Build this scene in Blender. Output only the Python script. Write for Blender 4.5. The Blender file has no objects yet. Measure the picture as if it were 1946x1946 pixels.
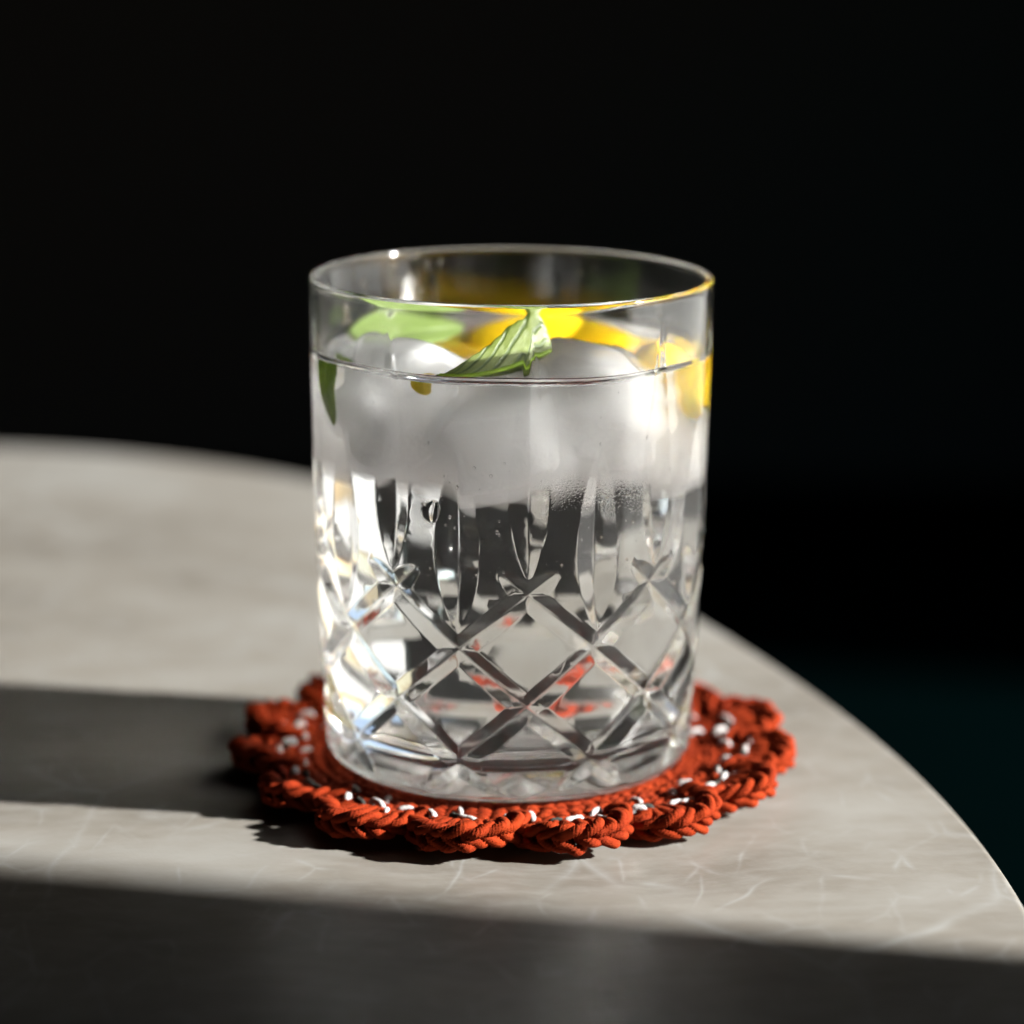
import bpy, bmesh, math, random
from mathutils import Vector, Matrix
from mathutils.geometry import delaunay_2d_cdt
import numpy as np

S = bpy.context.scene
COL = S.collection
MM = 0.1                        # one unit is a centimetre
M = 100.0                       # units in a metre
S.unit_settings.scale_length = 0.01
PI = math.pi

# ------------------------------------------------------------------ camera
cam_data = bpy.data.cameras.new('camera')
cam = bpy.data.objects.new('camera', cam_data)
COL.objects.link(cam)
cam_data.sensor_fit = 'HORIZONTAL'
cam_data.sensor_width = 24.0
F_PX = 5282.8
cam_data.lens = 24.0 * F_PX / 1946.0
cam.location = (0.256 * MM, -560.4 * MM, 187.77 * MM)
PITCH, ROLL = 0.2316, -0.0075
cam.rotation_euler = (Matrix.Rotation(PI / 2 - PITCH, 4, 'X') @ Matrix.Rotation(-ROLL, 4, 'Z')).to_euler()
cam_data.shift_x = 1.92 / 1946.0
cam_data.clip_start = 2.0
cam_data.clip_end = 20000.0
cam_data.dof.use_dof = True
cam_data.dof.focus_distance = 0.529 * M
cam_data.dof.aperture_fstop = cam_data.lens / 15.0 / 100.0 * 1.0
cam_data.dof.aperture_blades = 0
S.camera = cam

# ------------------------------------------------------------------ light
SUN_AZ, SUN_EL = math.radians(-8.7), math.radians(25.5)     # from +x, turned a little towards the viewer
SUN = Vector((math.cos(SUN_EL) * math.cos(SUN_AZ), math.cos(SUN_EL) * math.sin(SUN_AZ), math.sin(SUN_EL)))
sl = bpy.data.lights.new('sun', 'SUN')
sl.energy = 5.0
sl.angle = math.radians(2.0)
sl.color = (1.0, 0.985, 0.945)
sun = bpy.data.objects.new('sun', sl)
COL.objects.link(sun)
sun.location = SUN * 3.0 * M
sun.rotation_euler = SUN.to_track_quat('Z', 'Y').to_euler()

W = bpy.data.worlds.new('World')
S.world = W
W.use_nodes = True
wn = W.node_tree
sky = wn.nodes.new('ShaderNodeTexSky')
sky.sky_type = 'NISHITA'
sky.sun_disc = False
sky.sun_elevation = SUN_EL
sky.sun_rotation = PI / 2 - SUN_AZ
bg = wn.nodes['Background']
bg.inputs['Strength'].default_value = 0.05
wn.links.new(sky.outputs['Color'], bg.inputs['Color'])

S.view_settings.view_transform = 'Standard'
S.view_settings.look = 'None'
S.view_settings.exposure = 1.98
S.view_settings.gamma = 1.0
S.view_settings.use_curve_mapping = False
S.render.engine = 'CYCLES'
cy = S.cycles
cy.max_bounces = 40
cy.transmission_bounces = 24
cy.glossy_bounces = 12
cy.diffuse_bounces = 4
cy.transparent_max_bounces = 32
cy.volume_bounces = 24
cy.caustics_reflective = True
cy.caustics_refractive = True
cy.blur_glossy = 1.2
cy.sample_clamp_indirect = 400.0
cy.use_denoising = True
cy.denoiser = 'OPENIMAGEDENOISE'
cy.denoising_input_passes = 'RGB_ALBEDO_NORMAL'


# ------------------------------------------------------------------ helpers
def link(name, mesh, mat=None, parent=None):
    o = bpy.data.objects.new(name, mesh)
    COL.objects.link(o)
    if mat is not None:
        mesh.materials.clear()
        for m in (mat if isinstance(mat, (list, tuple)) else [mat]):
            mesh.materials.append(m)
    if parent is not None:
        o.parent = parent
    return o


def mesh_from(name, verts, faces, smooth=True):
    me = bpy.data.meshes.new(name)
    me.from_pydata(verts, [], faces)
    me.update()
    if smooth:
        me.shade_smooth()
    return me


def tag(o, label=None, cat=None, group=None, kind=None):
    if label: o['label'] = label
    if cat: o['category'] = cat
    if group: o['group'] = group
    if kind: o['kind'] = kind
    return o


def empty(name, loc=(0, 0, 0)):
    o = bpy.data.objects.new(name, None)
    COL.objects.link(o)
    o.location = loc
    o.empty_display_size = 1.0
    return o


class N:
    """small node helper"""
    def __init__(self, name):
        self.m = bpy.data.materials.new(name)
        self.m.use_nodes = True
        self.t = self.m.node_tree
        self.t.nodes.clear()
        self.out = self.t.nodes.new('ShaderNodeOutputMaterial')

    def n(self, typ, **kw):
        nd = self.t.nodes.new(typ)
        for k, v in kw.items():
            if k.startswith('i_'):
                nd.inputs[k[2:].replace('_', ' ')].default_value = v
            else:
                setattr(nd, k, v)
        return nd

    def l(self, a, b):
        self.t.links.new(a, b)

    def ramp(self, fac, stops, interp='LINEAR'):
        r = self.n('ShaderNodeValToRGB')
        r.color_ramp.interpolation = interp
        e = r.color_ramp.elements
        while len(e) < len(stops): e.new(0.5)
        for el, (p, c) in zip(e, stops):
            el.position = p
            el.color = c if len(c) == 4 else (*c, 1)
        self.l(fac, r.inputs['Fac'])
        return r.outputs['Color']

    def mix(self, fac, a, b, blend='MIX'):
        m = self.n('ShaderNodeMix', data_type='RGBA', blend_type=blend)
        for src, sock in ((fac, m.inputs[0]), (a, m.inputs[6]), (b, m.inputs[7])):
            if isinstance(src, (int, float)): sock.default_value = src
            elif isinstance(src, tuple): sock.default_value = (*src[:3], 1)
            else: self.l(src, sock)
        return m.outputs[2]

    def math(self, op, a, b=0.0, c=0.0, clamp=False):
        m = self.n('ShaderNodeMath', operation=op, use_clamp=clamp)
        for src, sock in zip((a, b, c), m.inputs):
            if isinstance(src, (int, float)): sock.default_value = src
            else: self.l(src, sock)
        return m.outputs[0]

    def noise(self, vec, scale, detail=4, rough=0.5, dist=0.0):
        nd = self.n('ShaderNodeTexNoise')
        nd.inputs['Scale'].default_value = scale
        nd.inputs['Detail'].default_value = detail
        nd.inputs['Roughness'].default_value = rough
        nd.inputs['Distortion'].default_value = dist
        if vec is not None: self.l(vec, nd.inputs['Vector'])
        return nd

    def coords(self, kind='Object'):
        c = self.n('ShaderNodeTexCoord').outputs[kind]       # in metres
        return self.mapping(c, (1 / M,) * 3) if kind == 'Object' else c

    def mapping(self, vec, scale=(1, 1, 1), rot=(0, 0, 0), loc=(0, 0, 0)):
        mp = self.n('ShaderNodeMapping')
        mp.inputs['Scale'].default_value = scale
        mp.inputs['Rotation'].default_value = rot
        mp.inputs['Location'].default_value = loc
        self.l(vec, mp.inputs['Vector'])
        return mp.outputs['Vector']

    def bump(self, height, strength=0.3, dist=0.001):
        b = self.n('ShaderNodeBump')
        b.inputs['Strength'].default_value = strength
        b.inputs['Distance'].default_value = dist * M
        self.l(height, b.inputs['Height'])
        return b.outputs['Normal']

    def principled(self, **kw):
        p = self.n('ShaderNodeBsdfPrincipled')
        for k, v in kw.items():
            s = p.inputs[k]
            if isinstance(v, (int, float, tuple)):
                s.default_value = (*v, 1) if isinstance(v, tuple) and len(v) == 3 and s.type == 'RGBA' else v
            else:
                self.l(v, s)
        self.l(p.outputs[0], self.out.inputs['Surface'])
        return p
# ------------------------------------------------------------------ setting
def dark_mat(name, a, b):
    k = N(name)
    c = k.coords()
    nz = k.noise(c, 1.3, 3)
    sx = k.n('ShaderNodeSeparateXYZ'); k.l(c, sx.inputs[0])
    f_ = k.math('ADD', k.math('MULTIPLY', nz.outputs['Fac'], 0.5), k.math('SUBTRACT', k.math('MULTIPLY', sx.outputs['X'], 0.6), k.math('MULTIPLY', sx.outputs['Z'], 0.35)))
    k.principled(**{'Base Color': k.ramp(f_, [(0.35, a), (0.75, b)]), 'Roughness': 0.95, 'Specular IOR Level': 0.0})
    return k.m


def box_mesh(name, x0, x1, y0, y1, z0, z1):
    v = [(x, y, z) for x in (x0, x1) for y in (y0, y1) for z in (z0, z1)]
    f = [(0, 1, 3, 2), (4, 6, 7, 5), (0, 4, 5, 1), (2, 3, 7, 6), (0, 2, 6, 4), (1, 5, 7, 3)]
    return mesh_from(name, v, f, smooth=False)


M_wall = dark_mat('dark wall', (0.026, 0.0235, 0.021), (0.021, 0.027, 0.025))
M_floor = dark_mat('dark floor', (0.0005, 0.0009, 0.0009), (0.0002, 0.0015, 0.0016))
SET = [('floor', (-3.2, 1.64, -2.6, 4.4, -0.86, -0.74), M_floor),
       ('back_wall', (-3.2, 1.64, 3.6, 3.8, -0.74, 2.2), M_wall),
       ('light_block_side', (-3.2, -3.0, -2.0, 3.6, -0.74, 2.2), M_wall),
       ('light_block_rear', (-3.2, 1.64, -2.2, -2.0, -0.74, 2.2), M_wall),
       ('light_block_top', (-3.2, 1.64, -2.2, 3.8, 2.2, 2.3), M_wall)]  # side, rear and top panels are unseen, added to keep sky light out
for nm, b, m in SET:
    tag(link(nm, box_mesh(nm, *[q * M for q in b]), m), kind='structure')
k = N('pale bounce slab')
nz_ = k.noise(k.coords(), 6.0, 5)
k.principled(**{'Base Color': k.ramp(nz_.outputs['Fac'], [(0.3, (0.33, 0.315, 0.29)), (0.7, (0.42, 0.405, 0.375))]), 'Roughness': 0.8}); M_bounce = k.m
tag(link('bounce_slab', box_mesh('bounce_slab', *[q * M for q in (1.64, 9.0, -5.0, 9.0, -0.9, -0.76)]), M_bounce), kind='structure')  # unseen pale slab, added to bounce sunlight into the cut glass
# the wall whose slanting jamb throws the shade over the front of the table
def shade_at(px, py, x):
    t = (x - px) / SUN.x
    return (x, py + t * SUN.y, t * SUN.z)
L1, L2 = (-0.0961, -0.0590), (0.0884, -0.1000)
def jamb(x):
    a, b = shade_at(*L1, x), shade_at(*L2, x)
    d = ((a[1] - b[1]) / (a[2] - b[2]))
    return [(x, b[1] + d * (z - b[2]), z) for z in (-0.74, 2.2)]
X0, X1 = 0.42, 0.50
ja, jb = jamb(X0), jamb(X0)
jv = [ja[0], ja[1], (X0, -2.0, 2.2), (X0, -2.0, -0.74)]
jv += [(X1, y - 0.05, z) if y > -1.9 else (X1, y, z) for (_, y, z) in jv]
jv = [(x * M, y * M, z * M) for x, y, z in jv]
jf = [(0, 1, 2, 3), (4, 7, 6, 5), (0, 4, 5, 1), (1, 5, 6, 2), (2, 6, 7, 3), (3, 7, 4, 0)]
tag(link('shade_wall', mesh_from('shade_wall', jv, jf, False), M_wall), kind='structure')
for nm, b in (('light_opening_sill', (1.5, 1.62, -0.30, 2.4, -0.74, -0.60)), ('light_opening_head', (1.5, 1.62, -0.32, 2.4, 0.95, 2.2)), ('light_opening_side', (1.5, 1.62, 2.4, 3.6, -0.74, 2.2))):  # unseen frame added on the right, its opening sized for the light
    tag(link(nm, box_mesh(nm, *[q * M for q in b]), M_wall), kind='structure')

# ------------------------------------------------------------------ table
def table_material():
    k = N('marbled stone laminate')
    c = k.coords()
    warp = k.noise(c, 9.0, 4, 0.55)
    wv = k.n('ShaderNodeVectorMath', operation='MULTIPLY_ADD')
    k.l(warp.outputs['Color'], wv.inputs[0]); wv.inputs[1].default_value = (0.03, 0.03, 0.03); k.l(c, wv.inputs[2])
    cw = wv.outputs[0]
    cloud = k.noise(k.mapping(cw, (1, 1.6, 1), (0, 0, 0.5)), 14.0, 6, 0.6)
    fine = k.noise(k.mapping(cw, (1, 3.0, 1), (0, 0, -0.6)), 90.0, 5, 0.65)
    base = k.ramp(cloud.outputs['Fac'], [(0.33, (0.115, 0.103, 0.087)), (0.5, (0.158, 0.145, 0.126)), (0.66, (0.202, 0.194, 0.178))])
    base = k.mix(k.ramp(fine.outputs['Fac'], [(0.42, (0, 0, 0)), (0.72, (0.5, 0.5, 0.5))]), base, (0.212, 0.206, 0.192))

    def veins(scale, rot, width, w):
        v = k.n('ShaderNodeTexVoronoi', feature='DISTANCE_TO_EDGE')
        v.inputs['Scale'].default_value = scale
        k.l(k.mapping(cw, (1, 0.55, 1), rot), v.inputs['Vector'])
        line = k.n('ShaderNodeMapRange', clamp=True)
        k.l(v.outputs['Distance'], line.inputs[0])
        line.inputs[1].default_value = 0.0; line.inputs[2].default_value = width
        line.inputs[3].default_value = 1.0; line.inputs[4].default_value = 0.0
        brk = k.noise(c, scale * 0.8 + 6, 3, 0.6)
        b = k.ramp(brk.outputs['Fac'], [(0.47, (0, 0, 0)), (0.66, (1, 1, 1))])
        return k.math('MULTIPLY', k.math('MULTIPLY', k.math('POWER', line.outputs[0], 1.6), b), w)
    v1 = veins(13, (0, 0, 0.9), 0.018, 0.6)
    v2 = veins(31, (0, 0, -0.4), 0.022, 0.5)
    v3 = veins(75, (0, 0, 0.3), 0.06, 0.42)
    vv = k.math('MAXIMUM', k.math('MAXIMUM', v1, v2), v3, clamp=True)
    col = k.mix(vv, base, (0.272, 0.280, 0.278))
    h = k.noise(c, 700.0, 3, 0.6)
    k.principled(**{'Base Color': col, 'Roughness': k.ramp(cloud.outputs['Fac'], [(0.3, (0.50,) * 3), (0.7, (0.40,) * 3)]), 'Specular IOR Level': 0.45,
                    'Normal': k.bump(h.outputs['Fac'], 0.12, 0.0003)})
    return k.m


def table_outline(n=220):
    x0, y0, a, b, th, pw = -136.1, 10.6, 211.5, 320.3, 0.336, 2 / 2.22
    c, s = math.cos(th), math.sin(th)
    pts = []
    for i in range(n):
        t = 2 * PI * i / n
        u = math.copysign(abs(math.cos(t)) ** pw, math.cos(t)) * (a if math.cos(t) >= 0 else 1.2 * a)
        v = b * math.copysign(abs(math.sin(t)) ** pw, math.sin(t))
        pts.append((x0 + c * u - s * v, y0 + s * u + c * v))
    return pts


M_table = table_material()
k = N('dark metal'); k.principled(**{'Base Color': (0.02, 0.02, 0.02), 'Metallic': 0.6, 'Roughness': 0.45}); M_metal = k.m
table = empty('table', (0, 0, -0.74 * M))
tag(table, 'small round-cornered table with beige marbled stone top in sunlight', 'table')
ol = table_outline()
prof_t = [(-1.6, 0.0), (-0.9, -0.12), (-0.3, -0.5), (0.0, -1.2), (0.0, -17.0), (-0.4, -18.0), (-1.6, -18.6)]
tv, tf = [], []
n = len(ol)
nrm = []
for i in range(n):
    p, q = Vector(ol[i - 1]), Vector(ol[(i + 1) % n])
    d = (q - p).normalized()
    nrm.append(Vector((d.y, -d.x)))
for off, z in prof_t:
    for i in range(n):
        tv.append(((ol[i][0] + nrm[i].x * off) * MM, (ol[i][1] + nrm[i].y * off) * MM, 0.74 * M + z * MM))
for j in range(len(prof_t) - 1):
    for i in range(n):
        i2 = (i + 1) % n
        tf.append((j * n + i, j * n + n + i, j * n + n + i2, j * n + i2))
tf.append(tuple(range(n)))
tf.append(tuple((len(prof_t) - 1) * n + i for i in reversed(range(n))))
me = mesh_from('table_top', tv, tf)
me.set_sharp_from_angle(angle=math.radians(40))
top = link('table_top', me, M_table, table)


def lathe_mesh(name, pts, seg=48):
    v, f = [], []
    for r, z in pts:
        for i in range(seg):
            t = 2 * PI * i / seg
            v.append((r * math.cos(t) * M, r * math.sin(t) * M, z * M))
    for j in range(len(pts) - 1):
        for i in range(seg):
            i2 = (i + 1) % seg
            f.append((j * seg + i, j * seg + i2, j * seg + seg + i2, j * seg + seg + i))
    return mesh_from(name, v, f)


ped = link('pedestal', lathe_mesh('pedestal', [(0.0, 0.0), (0.2, 0.0), (0.2, 0.012), (0.05, 0.03), (0.03, 0.08), (0.03, 0.70), (0.12, 0.7205), (0.0, 0.7208)]), M_metal, table)
ped.location = (-0.16 * M, 0.0, 0)
# ------------------------------------------------------------------ cut crystal tumbler
ZB = 4.3                        # height of the coaster's top under the glass, mm
NCUT, PHASE = 9, 5.4            # columns of cuts, degrees of the column nearest the camera
H_GLASS, Z_HI, V_LO = 101.0, 97.6, -3.6
R_REF = 39.6
HALF = PI / NCUT * R_REF        # half a sector, mm of arc
ZA, ZBB, ZC, ZD = 43.9, 32.4, 20.9, 9.4


def smooth_interp(z, zs, rs):
    return float(np.interp(z, zs, rs))


_zs = np.array([0, 5, 12, 30, 50, 80, 101.0]); _rs = np.array([38.05, 38.35, 38.75, 39.55, 40.25, 40.85, 41.0])
_pf = np.polyfit(_zs, _rs, 3)


def r_out(z): return float(np.polyval(_pf, z))


RC = 4.2


def prof(v):
    """outer profile by arc parameter v -> (r, z, nr, nz); v is the height while on the side"""
    if v >= RC:
        return r_out(v), v, 1.0, 0.0
    s = RC - v
    r0 = r_out(RC)
    if s <= RC * PI / 2:
        a = s / RC
        return r0 - RC + RC * math.cos(a), RC - RC * math.sin(a), math.cos(a), -math.sin(a)
    return r0 - RC - (s - RC * PI / 2), 0.0, 0.0, -1.0


class Groove:
    def __init__(self, p, q, hw, k):
        self.p, self.q = np.array(p, float), np.array(q, float)
        self.L = np.linalg.norm(self.q - self.p)
        self.d = (self.q - self.p) / self.L
        self.n = np.array([-self.d[1], self.d[0]])
        self.hw, self.k = hw, k

    def depth(self, u, v):
        x = np.array((u, v)) - self.p
        t, d = float(x @ self.d), abs(float(x @ self.n))
        if t <= 0 or t >= self.L: return -1.0
        h = self.hw(t / self.L)
        dd = math.sqrt(d * d + 0.16 * 0.16) - 0.06
        return self.k * (h - dd)

    def lines(self, n=26):
        out = []
        ts = [(1 - math.cos(PI * i / n)) / 2 for i in range(n + 1)]
        for off in (-1.0, 0.0, 1.0):
            out.append([tuple(self.p + self.d * t * self.L + self.n * off * self.hw(t)) for t in ts])
        for e in (-0.30, 0.30):
            for sgn in (-1, 1):
                out.append([tuple(self.p + self.d * t * self.L + self.n * sgn * (self.hw(t) + e)) for t in ts if self.hw(t) > 0.8])
        for sgn in (-0.32, 0.32):
            out.append([tuple(self.p + self.d * t * self.L + self.n * sgn) for t in ts if self.hw(t) > 0.9])
        return out


def lens_hw(wmax, peak, p0, p1):
    def f(t):
        if t < peak: return wmax * math.sin(PI / 2 * t / peak) ** p0
        return wmax * math.cos(PI / 2 * (t - peak) / (1 - peak)) ** p1
    return f


def diag_hw(w, e0, e1):
    def f(t):
        a = min(1.0, t / e0); b = min(1.0, (1 - t) / e1)
        return w * math.sqrt(max(0.0, a * (2 - a))) * math.sqrt(max(0.0, b * (2 - b)))
    return f


B = 2 * HALF
grooves = []
for kx in (-2, -1, 0, 1, 2):
    cx = kx * B
    grooves.append(Groove((cx, 46.6), (cx, 98.5), lens_hw(3.9, 0.30, 0.85, 1.25), 0.46))
    grooves.append(Groove((cx + HALF, 36.2), (cx + HALF, 75.0), lens_hw(4.5, 0.40, 0.85, 1.0), 0.45))
    for sg in (1, -1):
        du, dz = HALF * sg, -(ZA - ZBB)
        ear, ear2 = 0.42, 0.52
        p = (cx - du * ear, ZA - dz * ear)
        q = (cx + du * (3 + ear2), ZA + dz * (3 + ear2))
        Lr = 3 + ear + ear2
        grooves.append(Groove(p, q, diag_hw(2.55, 0.46 / Lr, 0.60 / Lr), 0.50))


def field(u, v):
    best = -1.0
    for g in grooves:
        d = g.depth(u, v)
        if d > best: best = d
    e = 0.045                                        # the edges of the cuts are very slightly rounded
    if best < -e: return 0.0
    if best > e: return best
    return (best + e) ** 2 / (4 * e)


def build_outer():
    verts2, edges2 = [], []

    def add_poly(pts):
        """clip a polyline to the sector and add it as constrained edges"""
        for a, b in zip(pts[:-1], pts[1:]):
            a, b = np.array(a), np.array(b)
            t0, t1 = 0.0, 1.0
            ok = True
            for ax, lo, hi in ((0, -HALF, HALF), (1, V_LO + 0.05, Z_HI - 0.05)):
                d = b[ax] - a[ax]
                if abs(d) < 1e-12:
                    if a[ax] < lo or a[ax] > hi: ok = False
                    continue
                ta, tb = sorted(((lo - a[ax]) / d, (hi - a[ax]) / d))
                t0, t1 = max(t0, ta), min(t1, tb)
            if not ok or t1 - t0 < 1e-6: continue
            p, q = a + (b - a) * t0, a + (b - a) * t1
            i = len(verts2)
            verts2.extend([tuple(p), tuple(q)])
            edges2.append((i, i + 1))
    nu = 20
    us = [-HALF + 2 * HALF * i / nu for i in range(nu + 1)]
    vs = [V_LO] + [V_LO + (RC - V_LO) * i / 10 for i in range(1, 10)] + list(np.arange(RC, Z_HI - 0.5, 1.45)) + [Z_HI]
    # border, then a plain grid, then the cuts
    bpts = [(u, V_LO) for u in us[:-1]] + [(HALF, v) for v in vs[:-1]] + [(u, Z_HI) for u in us[:0:-1]] + [(-HALF, v) for v in vs[:0:-1]]
    i0 = len(verts2)
    verts2.extend(bpts)
    for i in range(len(bpts)):
        edges2.append((i0 + i, i0 + (i + 1) % len(bpts)))
    for i, v in enumerate(vs[1:-1]):
        for u in us[1:-1]:
            verts2.append((u + (0.0 if i % 2 else HALF / nu * 0.9), v))
    for g in grooves:
        for ln in g.lines():
            add_poly(ln)
    # the ridges where two cuts cross
    for kx in (-1, 0, 1):
        for row, z in enumerate((ZA, ZBB, ZC, ZD)):
            c = kx * B + (HALF if row % 2 else 0)
            add_poly([(c - 3.6, z), (c, z), (c + 3.6, z)])
            add_poly([(c, z - 3.4), (c, z), (c, z + 3.4)])
    V2, E2, F2, _, _, _ = delaunay_2d_cdt([Vector(p) for p in verts2], edges2, [], 0, 0.02)
    V2 = [(p.x, p.y) for p in V2]
    return V2, F2


V2, F2 = build_outer()
eps = 0.02


def to3(u, v):
    th = u / R_REF
    r, z, nr, nz = prof(v)
    d = field(u, v)
    r -= d * nr; z -= d * nz
    return (r * math.sin(th), -r * math.cos(th), z)


sector = [to3(*p) for p in V2]
bm = bmesh.new()
base_th = math.radians(PHASE)
for kx in range(NCUT):
    rot = Matrix.Rotation(base_th + kx * 2 * PI / NCUT, 3, 'Z')
    vv = [bm.verts.new(rot @ Vector(p)) for p in sector]
    for f in F2:
        if len(f) < 3: continue
        cxm = sum(V2[i][0] for i in f) / len(f)
        if abs(cxm) > HALF: continue
        try: bm.faces.new([vv[i] for i in f])
        except ValueError: pass
bmesh.ops.remove_doubles(bm, verts=bm.verts, dist=0.012)
bmesh.ops.dissolve_degenerate(bm, edges=bm.edges, dist=0.002)

NS = NCUT * 20
ring_th = [base_th + (i - 10) * 2 * PI / NS for i in range(NS)]


def ring(bm, r, z):
    return [bm.verts.new((r * math.sin(t), -r * math.cos(t), z)) for t in ring_th]


def bridge(bm, a, b):
    n = len(a)
    for i in range(n):
        j = (i + 1) % n
        bm.faces.new((a[i], a[j], b[j], b[i]))


def r_in(z):
    return float(np.interp(z, [0, 16, 30, 50, 70, 90, 101], [34.4, 34.9, 35.7, 36.9, 38.1, 39.1, 39.45]))


Z_WATER = 85.6
# rim
rt = (r_out(H_GLASS) - r_in(H_GLASS)) / 2
rm = (r_out(H_GLASS) + r_in(H_GLASS)) / 2
rings = [ring(bm, r_out(Z_HI), Z_HI), ring(bm, r_out(99), 99.0)]
for i in range(9):
    a = PI * i / 8
    rings.append(ring(bm, rm + rt * math.cos(a), H_GLASS - 0.75 + 0.75 * math.sin(a)))
for z in (99.4, 98.0, 95.0, 92.0, 89.0, 87.8, 87.2, 86.8):
    rings.append(ring(bm, r_in(z), z))
for a, b in zip(rings[:-1], rings[1:]): bridge(bm, a, b)
# underside with a shallow star
prev = ring(bm, prof(V_LO)[0], 0.0)
first = prev
for r, dz in ((31.0, 0.0), (30.0, 0.5)):
    cur = ring(bm, r, dz)
    bridge(bm, cur, prev); prev = cur
for r in (27.0, 22.0, 15.0, 8.0, 2.0):
    cur = []
    for i, t in enumerate(ring_th):
        ph = (i % 20) / 20.0
        d = 2.4 * min(1.0, (30.0 - r) / 6) * (1 - abs(ph - 0.5) * 2) * min(1, r / 8 + 0.2)
        cur.append(bm.verts.new((r * math.sin(t), -r * math.cos(t), 0.5 + d)))
    bridge(bm, cur, prev); prev = cur
c0 = bm.verts.new((0, 0, 0.7))
for i in range(NS): bm.faces.new((prev[i], c0, prev[(i + 1) % NS]))
bmesh.ops.remove_doubles(bm, verts=bm.verts, dist=0.02)
bmesh.ops.recalc_face_normals(bm, faces=bm.faces)
gm = bpy.data.meshes.new('glass_tumbler')
for v in bm.verts: v.co *= MM
# make sure the outside faces out
side = max(bm.faces, key=lambda f: f.calc_center_median().x)
if side.normal.x < 0: bmesh.ops.reverse_faces(bm, faces=bm.faces)
bm.to_mesh(gm); bm.free()
gm.shade_smooth()
gm.set_sharp_from_angle(angle=math.radians(50))


def glass_material():
    k = N('clear crystal glass')
    g = k.n('ShaderNodeBsdfGlass', distribution='MULTI_GGX')
    g.inputs['IOR'].default_value = 1.52
    g.inputs['Color'].default_value = (0.992, 0.996, 0.994, 1)
    c = k.coords()
    z = k.n('ShaderNodeSeparateXYZ'); k.l(c, z.inputs[0])
    wob = k.noise(c, 70.0, 4, 0.6)
    zz = k.math('ADD', z.outputs['Z'], k.math('MULTIPLY', k.math('SUBTRACT', wob.outputs['Fac'], 0.5), 0.012))

    def band(lo, hi):
        m = k.n('ShaderNodeMapRange', interpolation_type='SMOOTHSTEP'); k.l(zz, m.inputs[0])
        m.inputs[1].default_value = lo; m.inputs[2].default_value = hi
        return m.outputs[0]
    up = band(0.0565, 0.0700)                            # condensation on the cold part of the wall
    dn = band(0.0885, 0.083)
    grain = k.noise(c, 2500.0, 2, 0.5)
    fog = k.math('MULTIPLY', k.math('MULTIPLY', up, dn), k.math('ADD', 0.75, k.math('MULTIPLY', grain.outputs['Fac'], 0.5)))
    k.l(k.math('MAXIMUM', k.math('MULTIPLY', fog, 0.12), 0.07), g.inputs['Roughness'])
    drops = k.n('ShaderNodeTexVoronoi', feature='SMOOTH_F1'); drops.inputs['Scale'].default_value = 2300.0; k.l(c, drops.inputs['Vector'])
    edge = k.math('MULTIPLY', band(0.0585, 0.0625), band(0.0695, 0.0655))
    side = k.n('ShaderNodeMapRange', interpolation_type='SMOOTHSTEP'); k.l(z.outputs['X'], side.inputs[0])
    side.inputs[1].default_value = 0.004; side.inputs[2].default_value = 0.012
    edge = k.math('MULTIPLY', edge, side.outputs[0])
    hd = k.math('MULTIPLY', k.ramp(drops.outputs['Distance'], [(0.1, (1, 1, 1)), (0.45, (0, 0, 0))]), edge)
    k.l(k.bump(hd, 0.4, 0.0001), g.inputs['Normal'])
    k.l(g.outputs[0], k.out.inputs['Surface'])
    return k.m


def water_material(name, ior):
    k = N(name)
    g = k.n('ShaderNodeBsdfGlass', distribution='MULTI_GGX')
    g.inputs['IOR'].default_value = ior
    g.inputs['Roughness'].default_value = 0.0
    k.l(g.outputs[0], k.out.inputs['Surface'])
    return k.m


glass = link('glass_tumbler', gm, glass_material())
glass.location = (0, 0, ZB * MM)
tag(glass, 'cut crystal whisky tumbler with iced lemon water, on the orange coaster', 'glass')

# water: free surface with a meniscus, sides and floor against the glass
bm = bmesh.new()
ws = []
rw = r_in(86.8)
menis = [(0.0, 1.2), (0.08, 0.9), (0.25, 0.45), (0.55, 0.0), (0.95, -0.4), (1.5, -0.72), (2.2, -0.88), (3.4, -0.96), (6.0, -1.0)]
floor_z, rcor = 5.8, 6.0
prevr = None
for off, dz in reversed(menis):
    cur = ring(bm, rw - off, Z_WATER + dz)
    if prevr: bridge(bm, prevr, cur)
    else:
        c0 = bm.verts.new((0, 0, Z_WATER - 1.0)); inner = cur
        for i in range(NS): bm.faces.new((cur[i], cur[(i + 1) % NS], c0))
    prevr = cur
top_faces = set(bm.faces)
for z in [84, 80, 74, 68, 62, 56, 50, 44, 38, 32, 26, 21, floor_z + rcor]:
    cur = ring(bm, r_in(z), z); bridge(bm, prevr, cur); prevr = cur
r0 = r_in(floor_z + rcor)
for i in range(1, 9):
    a = PI / 2 * i / 8
    cur = ring(bm, r0 - rcor + rcor * math.cos(a), floor_z + rcor - rcor * math.sin(a) - 0.25 * (i / 8))
    bridge(bm, prevr, cur); prevr = cur
for r in (21, 14, 7):
    cur = ring(bm, r, floor_z - 0.25 - 0.5 * (1 - r / 30)); bridge(bm, prevr, cur); prevr = cur
c1 = bm.verts.new((0, 0, floor_z - 0.8))
for i in range(NS): bm.faces.new((prevr[i], prevr[(i + 1) % NS], c1))
bmesh.ops.recalc_face_normals(bm, faces=bm.faces)
for f in bm.faces: f.material_index = (2 if f.calc_center_median().xy.length > rw - 0.8 else 0) if f in top_faces else 1
rs = random.Random(4)
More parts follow.
